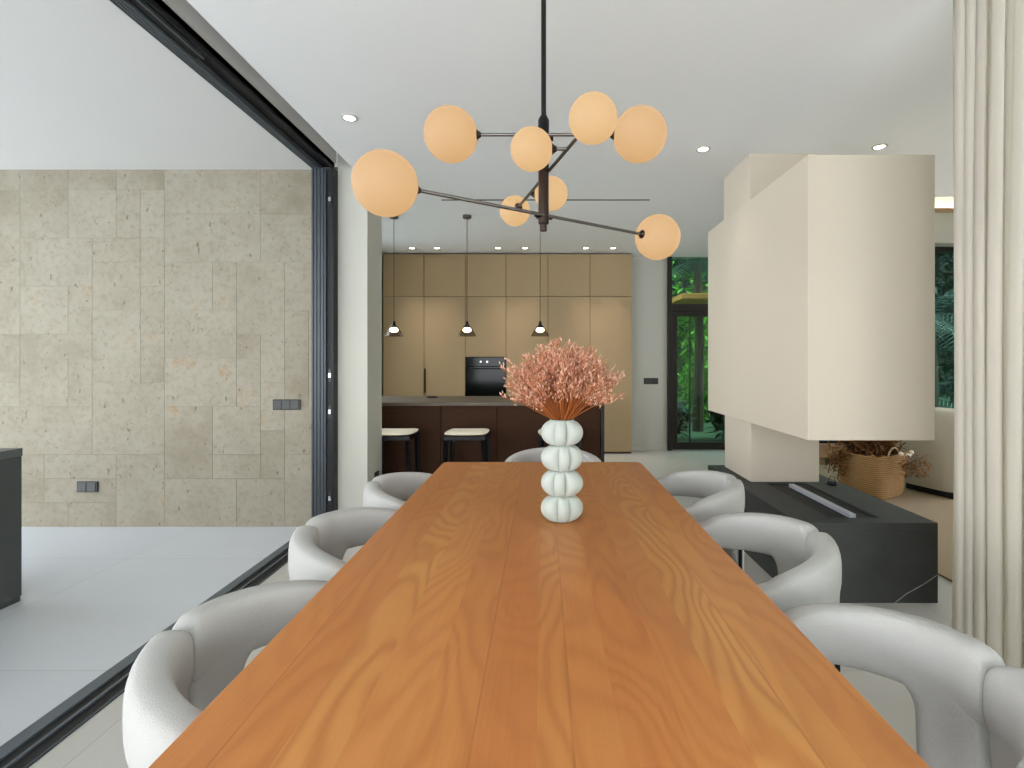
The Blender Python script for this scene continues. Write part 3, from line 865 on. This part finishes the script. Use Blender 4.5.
# ------------------------------------------------------------------ chandelier
CHY = 1.66
cd = thing('chandelier', 'dark branching chandelier with eight glowing opal globes above the table', 'lamp', (0.002, 0, 0))
zz = lambda dz: H+dz
obj('ceiling_canopy', lathe(bmesh.new(), [(0, CEIL), (.075, CEIL), (.075, CEIL-.022), (.07, CEIL-.026), (0, CEIL-.026)], 40, (0, CHY, 0)), 'black_metal', cd, 40)
obj('rod', tube(bmesh.new(), [(0, CHY, CEIL-.026), (0, CHY, zz(.80))], .0085, 14), 'black_metal', cd, 40)
obj('coupling', lathe(bmesh.new(), [(0, zz(.815)), (.010, zz(.812)), (.0185, zz(.795)), (.0185, zz(.735)), (.012, zz(.732)), (0, zz(.732))], 24, (0, CHY, 0)), 'black_metal', cd, 40)
obj('neck', tube(bmesh.new(), [(0, CHY, zz(.735)), (0, CHY, zz(.66))], .012, 14), 'black_metal', cd, 40)
bm = lathe(bmesh.new(), [(0, zz(.662)), (.0175, zz(.662)), (.0175, zz(.452)), (.011, zz(.450)), (.011, zz(.428)), (0, zz(.428))], 12, (0, CHY, 0))
obj('body', bm, 'bronze', cd, 20)
def globe(c, r, toward, mat, parent=cd):
    c = Vector(c); g = obj('globe', ball(bmesh.new(), c, r), mat, parent, 80)
    d = (Vector(toward)-c).normalized()
    obj('globe_cap', lathe(bmesh.new(), [(0, r+.012), (.007, r+.012), (.012, r+.004), (.0165, r-.001), (.0165, r-.006), (0, r-.006)], 20, c, d), 'bronze', g, 40)
def chand_arm(pa, pb, ra, rb_, mata='arm_metal', ga='globe', gb='globe'):
    pa, pb = Vector(pa), Vector(pb); d = (pb-pa).normalized()
    bm = tube(bmesh.new(), [pa+d*(ra+.008), pb-d*(rb_+.008)], .0055, 10)
    m = obj('arm', bm, mata, cd, 40)
    bm = tube(bmesh.new(), [(0, CHY, pa.z)-0*d if False else Vector((0, CHY, pa.z))-d*.032, Vector((0, CHY, pa.z))+d*.032], .0085, 12)
    obj('arm_collar', bm, 'black_metal', m, 40)
    globe(pa, ra, pb, ga); globe(pb, rb_, pa, gb)
Z1, Z2, Z3 = zz(.478), zz(.735), zz(.632)
chand_arm((-.430, 1.357, Z1), (.444, 1.947, Z1), .087, .087)
chand_arm((-.303, 1.632, Z2), (.314, 1.632, Z2), .087, .087)
A3, B3 = Vector((.129, 1.31, Z3)), Vector((-.121, 2.12, Z3))
chand_arm(A3, B3, .0635, .0635, 'arm_metal', 'globe_small', 'globe_small')
def stub(g, j):
    g, j = Vector(g), Vector(j); d = (j-g).normalized()
    obj('stub_arm', tube(bmesh.new(), [g+d*(.0635+.008), j], .0055, 10), 'arm_metal', cd, 40)
    globe(g, .0635, j, 'globe_small')
stub((-.036, 1.50, Z3), (.074, 1.497, Z3)); stub((.028, 1.90, Z3), (-.052, 1.902, Z3))

# ------------------------------------------------------------------ fireplace
fp = thing('fireplace', 'big white suspended fireplace hood over a black stone hearth', 'fireplace', (1.4, 2.7, 0))
def fpart(name, bm, mat, par=fp, smooth=None):
    o = obj(name, bm, mat, None, smooth); o.parent = par; o.matrix_parent_inverse = Matrix.Translation(fp.location).inverted(); return o
fpart('hood', B(1.432, 2.118, 2.70, 4.34, .882, 2.427, .004), 'plaster')
fpart('chimney', B(1.505, 2.0, 3.64, 4.17, 2.427, CEIL, .003), 'plaster')
fpart('column', B(1.505, 2.0, 3.62, 4.14, .434, .882, .003), 'plaster')
bm = bmesh.new(); HX0, HX1, HY0, HY1, HZ = 1.385, 2.14, 2.71, 4.2, .434
sx0, sx1, sy0, sy1 = 1.60, 1.885, 2.80, 3.585
box(bm, HX0, HX1, HY0, HY1, 0, HZ-.031)
box(bm, HX0, sx0, HY0, HY1, HZ-.0305, HZ); box(bm, sx1, HX1, HY0, HY1, HZ-.0305, HZ)
box(bm, sx0, sx1, HY0, sy0, HZ-.0305, HZ); box(bm, sx0, sx1, sy1, HY1, HZ-.0305, HZ)
he = fpart('hearth', bm, 'soapstone')
bm = tube(bmesh.new(), [(1.905, HY0, 0.0), (1.97, HY0, .05), (2.06, HY0, .10), (2.142, HY0, .155)], .0022, 5)
fpart('stone_vein', bm, 'vein', fp)
fpart('burner_tray', B(sx0+.004, sx1-.004, sy0+.004, sy1-.004, HZ-.030, HZ-.012, .002), 'black_recess')
fpart('burner_slot', B(1.735, 1.772, 2.83, 3.53, HZ-.014, HZ+.010, .002), 'brushed_steel')
# small candle holder on the hearth
t = thing('candle_holder', 'small black candle holder on the hearth beside the white column', 'candle holder', (2.045, 3.54, HZ))
obj('dish', lathe(bmesh.new(), [(0, 0), (.028, 0), (.034, .006), (.034, .016), (.03, .016), (.028, .008), (0, .007)], 24), 'black_metal', t, 40)
pts = [(.026*cos(a), .0, .014+.05*sin(a)) for a in [pi*k/10 for k in range(11)]]
obj('wire_loop', tube(bmesh.new(), pts, .002, 6), 'black_metal', t, 50)

# ------------------------------------------------------------------ living room
rg = obj('area_rug', B(0, 3.9, 0, 3.9, 0, .014, .004), 'rug'); rg.location = (2.42, 2.3, 0)
tag(rg, 'beige wool area rug on the floor right of the hearth', 'rug')
# basket
bk = thing('basket', 'woven tan seagrass basket on the rug beside the sofa', 'basket', (3.2, 4.87, .0145), radians(28))
def squircle(a, rx, ry, e=.42):
    c, s_ = cos(a), sin(a); return (abs(c)**e*(1 if c > 0 else -1)*rx, abs(s_)**e*(1 if s_ > 0 else -1)*ry)
bm = bmesh.new(); rows = []
for r, z in ((.86, 0), (.95, .03), (.97, .12), (1.0, .26), (1.02, .40), (1.03, .415), (.98, .415), (.96, .39), (.92, .05)):
    n = 64; row = []
    for k in range(n):
        x, y = squircle(2*pi*k/n, .265*r, .21*r); row.append(bm.verts.new((x, y, z+.008*sin(k*.9) if z > .4 else z)))
    rows.append(row)
for a, b in zip(rows, rows[1:]):
    for k in range(64): bm.faces.new((a[k], a[(k+1) % 64], b[(k+1) % 64], b[k]))
bm.faces.new(rows[0]); bm.faces.new(rows[-1])
obj('body', bm, 'seagrass', bk, 50)
for sx in (-1, 1):
    pts = [(sx*.10*cos(a) if False else .09*cos(a), sx*.198, .39+.09*sin(a)) for a in [pi*k/10 for k in range(11)]]
    obj('handle', tube(bmesh.new(), pts, .008, 8), 'twine', bk, 50)
df = thing('dried_foliage', 'brown dried foliage with small white blooms in the tan basket', 'flowers', (3.2, 4.87, .24))
rnd = random.Random(9)
bm = bmesh.new()
foliage(bm, (0, 0, .28), (.26, .22, .13), 900, .09, rnd, .3)
foliage(bm, (-.36, -.05, .12), (.08, .10, .20), 160, .09, rnd, .25)
foliage(bm, (.18, -.30, .10), (.14, .08, .12), 120, .07, rnd, .3)
s = obj('leaves', bm, 'brown_leaf', df); s['kind'] = 'stuff'
bm = bmesh.new()
for k in range(26):
    a = rnd.uniform(0, 6.28); tube(bm, [(.05*cos(a), .05*sin(a), .0), (.16*cos(a), .14*sin(a), .18), (.3*cos(a)*rnd.uniform(.5, 1), .24*sin(a), .30)], .004, 4)
for dx in (-.36, -.31, -.27): tube(bm, [(-.20, -.0, .22), (dx-.05, -.03, .14), (dx-.09, -.05, -.10+rnd.uniform(0, .1))], .004, 5)
s = obj('twigs', bm, 'bark', df); s['kind'] = 'stuff'
for x, y, z in ((.10, -.26, .21), (.18, -.25, .20), (.21, -.24, .22), (.155, -.27, .19)):
    bm = bmesh.new(); ball(bm, (x, y, z), .022, 10, 8); obj('white_bloom', bm, 'white_bloom', df, 60)
# sofa: rounded corner end with high curved back
so = thing('sofa', 'rounded pale grey upholstered sofa behind the basket and curtain', 'sofa', (4.87, 5.52, 0), radians(20))
def rbody(x0, x1, y0, y1, z0, z1, r, mat, name, par, top=.06, bulge=.03):
    bm = bmesh.new(); n = 12; base = rrect(x0, x1, y0, y1, r, 12); cx, cy = (x0+x1)/2, (y0+y1)/2; rows = []
    prof = [(0, -.012), (.04, 0)]+[(f, bulge*sin(pi*f)) for f in (.15, .3, .45, .6, .75, .88)]
    H_ = z1-z0
    for f, o_ in prof: rows.append((z0+H_*f, o_))
    for k in range(1, 7):
        a = pi/2*k/6; rows.append((z1-top*(1-sin(a)), -top*(1-cos(a))))
    rr_ = []
    for z, o_ in rows:
        row = []
        for (x, y) in base:
            dx, dy = x-cx, y-cy; L = sqrt(dx*dx+dy*dy); row.append(bm.verts.new((x+dx/L*o_, y+dy/L*o_, z)))
        rr_.append(row)
    m = len(base)
    for a, b in zip(rr_, rr_[1:]):
        for k in range(m): bm.faces.new((a[k], a[(k+1) % m], b[(k+1) % m], b[k]))
    bm.faces.new(rr_[0]); bm.faces.new(rr_[-1])
    return obj(name, bm, mat, par, 50)
obj('plinth', B(-1.26, 1.3, -.47, -.0, .015, .085, .01), 'black_base', so)
rbody(-1.3, -.80, -.5, .05, .075, .83, .14, 'sofa_cloth', 'armrest', so, .09)
rbody(-.79, 1.35, -.5, -.22, .075, .84, .12, 'sofa_cloth', 'backrest', so, .08)
rbody(-.79, 1.35, -.215, .55, .075, .44, .12, 'sofa_cloth', 'seat', so, .06)
# low bench with navy cushion behind the basket
bn = thing('low_bench', 'low tan wooden bench with navy cushion seen behind the white column', 'bench', (3.9, 6.5, 0))
obj('bench_seat', B(-.45, .45, -.25, .25, .08, .27, .02), 'bench_wood', bn)
obj('bench_leg', B(-.42, -.36, -.22, .22, 0, .0795), 'bench_wood', bn); obj('bench_leg', B(.36, .42, -.22, .22, 0, .0795), 'bench_wood', bn)
obj('cushion', B(-.43, .43, -.23, .23, .271, .40, .03, 4), 'navy_cloth', bn)

# curtain
bm = bmesh.new(); NP, NZ = 260, 24; ys = [2.03-k*(1.35)/NP for k in range(NP+1)]
rn = random.Random(4); ph = 0; phs = []
for k in range(NP+1):
    phs.append(ph); ph += 2*pi/NP*(1.35/.066)*(1+.28*sin(k*.11)+.15*sin(k*.043+1))
rows = []
for j in range(NZ+1):
    z = .012+(CEIL-.035)*j/NZ; tt = j/NZ; row = []
    for k, y in enumerate(ys):
        amp = .015*(.85+.25*sin(k*.031))*(1-.12*tt)
        x = 1.735+amp*sin(phs[k]+.35*sin(tt*3+k*.02))+.006*sin(tt*5+k*.05)
        yy = y+.016*sin(2*phs[k]+.4)+.02*(1-tt)*(1 if k < 20 else 1)
        row.append(bm.verts.new((x-1.735, yy, z)))
    rows.append(row)
for a, b in zip(rows, rows[1:]):
    for k in range(NP): bm.faces.new((a[k], a[k+1], b[k+1], b[k]))
cu = thing('curtain', 'floor length cream linen curtain hanging in folds at the right', 'curtain', (1.675, 0, 0))
o = obj('drape', bm, 'linen', cu, 80)
sm = o.modifiers.new('thick', 'SOLIDIFY'); sm.thickness = .003
obj('rail', B(-.02, .02, .6, 2.05, CEIL-.02, CEIL-.001, .002), 'white_paint', cu)

# ------------------------------------------------------------------ terrace counter
oc = thing('outdoor_counter', 'dark grey outdoor kitchen counter at the left edge on the terrace', 'counter', (-2.85, 2.74, 0))
obj('body', B(-.72, -.006, -2.2, -.006, .0, .79, .002), 'outdoor_grey', oc)
obj('worktop', B(-.74, 0, -2.22, 0, .791, .835, .003), 'outdoor_top', oc)
obj('side_panel', B(-.006, 0, -2.2, -.006, .03, .788, .001), 'outdoor_grey', oc)

# ------------------------------------------------------------------ light
w = bpy.data.worlds.new('world'); S.world = w; w.use_nodes = True
nt = w.node_tree; bg = nt.nodes['Background']
tc = nt.nodes.new('ShaderNodeTexCoord'); sp = nt.nodes.new('ShaderNodeSeparateXYZ'); nt.links.new(tc.outputs['Generated'], sp.inputs[0])
rp = nt.nodes.new('ShaderNodeValToRGB'); rp.color_ramp.elements[0].position = 0; rp.color_ramp.elements[0].color = (.95, .95, .955, 1)
rp.color_ramp.elements[1].position = 1; rp.color_ramp.elements[1].color = (.72, .84, 1.0, 1)
nt.links.new(sp.outputs[2], rp.inputs[0]); nt.links.new(rp.outputs[0], bg.inputs[0])
bg.inputs[1].default_value = 2.7
sl = bpy.data.lights.new('sun', 'SUN'); sl.energy = 4.2; sl.angle = radians(1); sl.color = (1, .98, .96)
so_ = bpy.data.objects.new('sun', sl); C.objects.link(so_); so_.rotation_euler = Vector((-.5, .12, -.85)).to_track_quat('-Z', 'Y').to_euler()

# ------------------------------------------------------------------ camera
cam = bpy.data.cameras.new('camera'); co = bpy.data.objects.new('camera', cam); C.objects.link(co)
co.location = (0, 0, H); co.rotation_euler = (pi/2, 0, 0)
cam.sensor_width = 36; cam.lens = 500/1024*36
cam.shift_x = -31/1024; cam.shift_y = -24/1024; cam.clip_start = .05
S.camera = co
vs = S.view_settings; vs.view_transform = 'Standard'; vs.look = 'None'; vs.gamma = 1; vs.use_curve_mapping = False
vs.exposure = 1.31
S.cycles.max_bounces = 10; S.cycles.diffuse_bounces = 6; S.cycles.transparent_max_bounces = 12
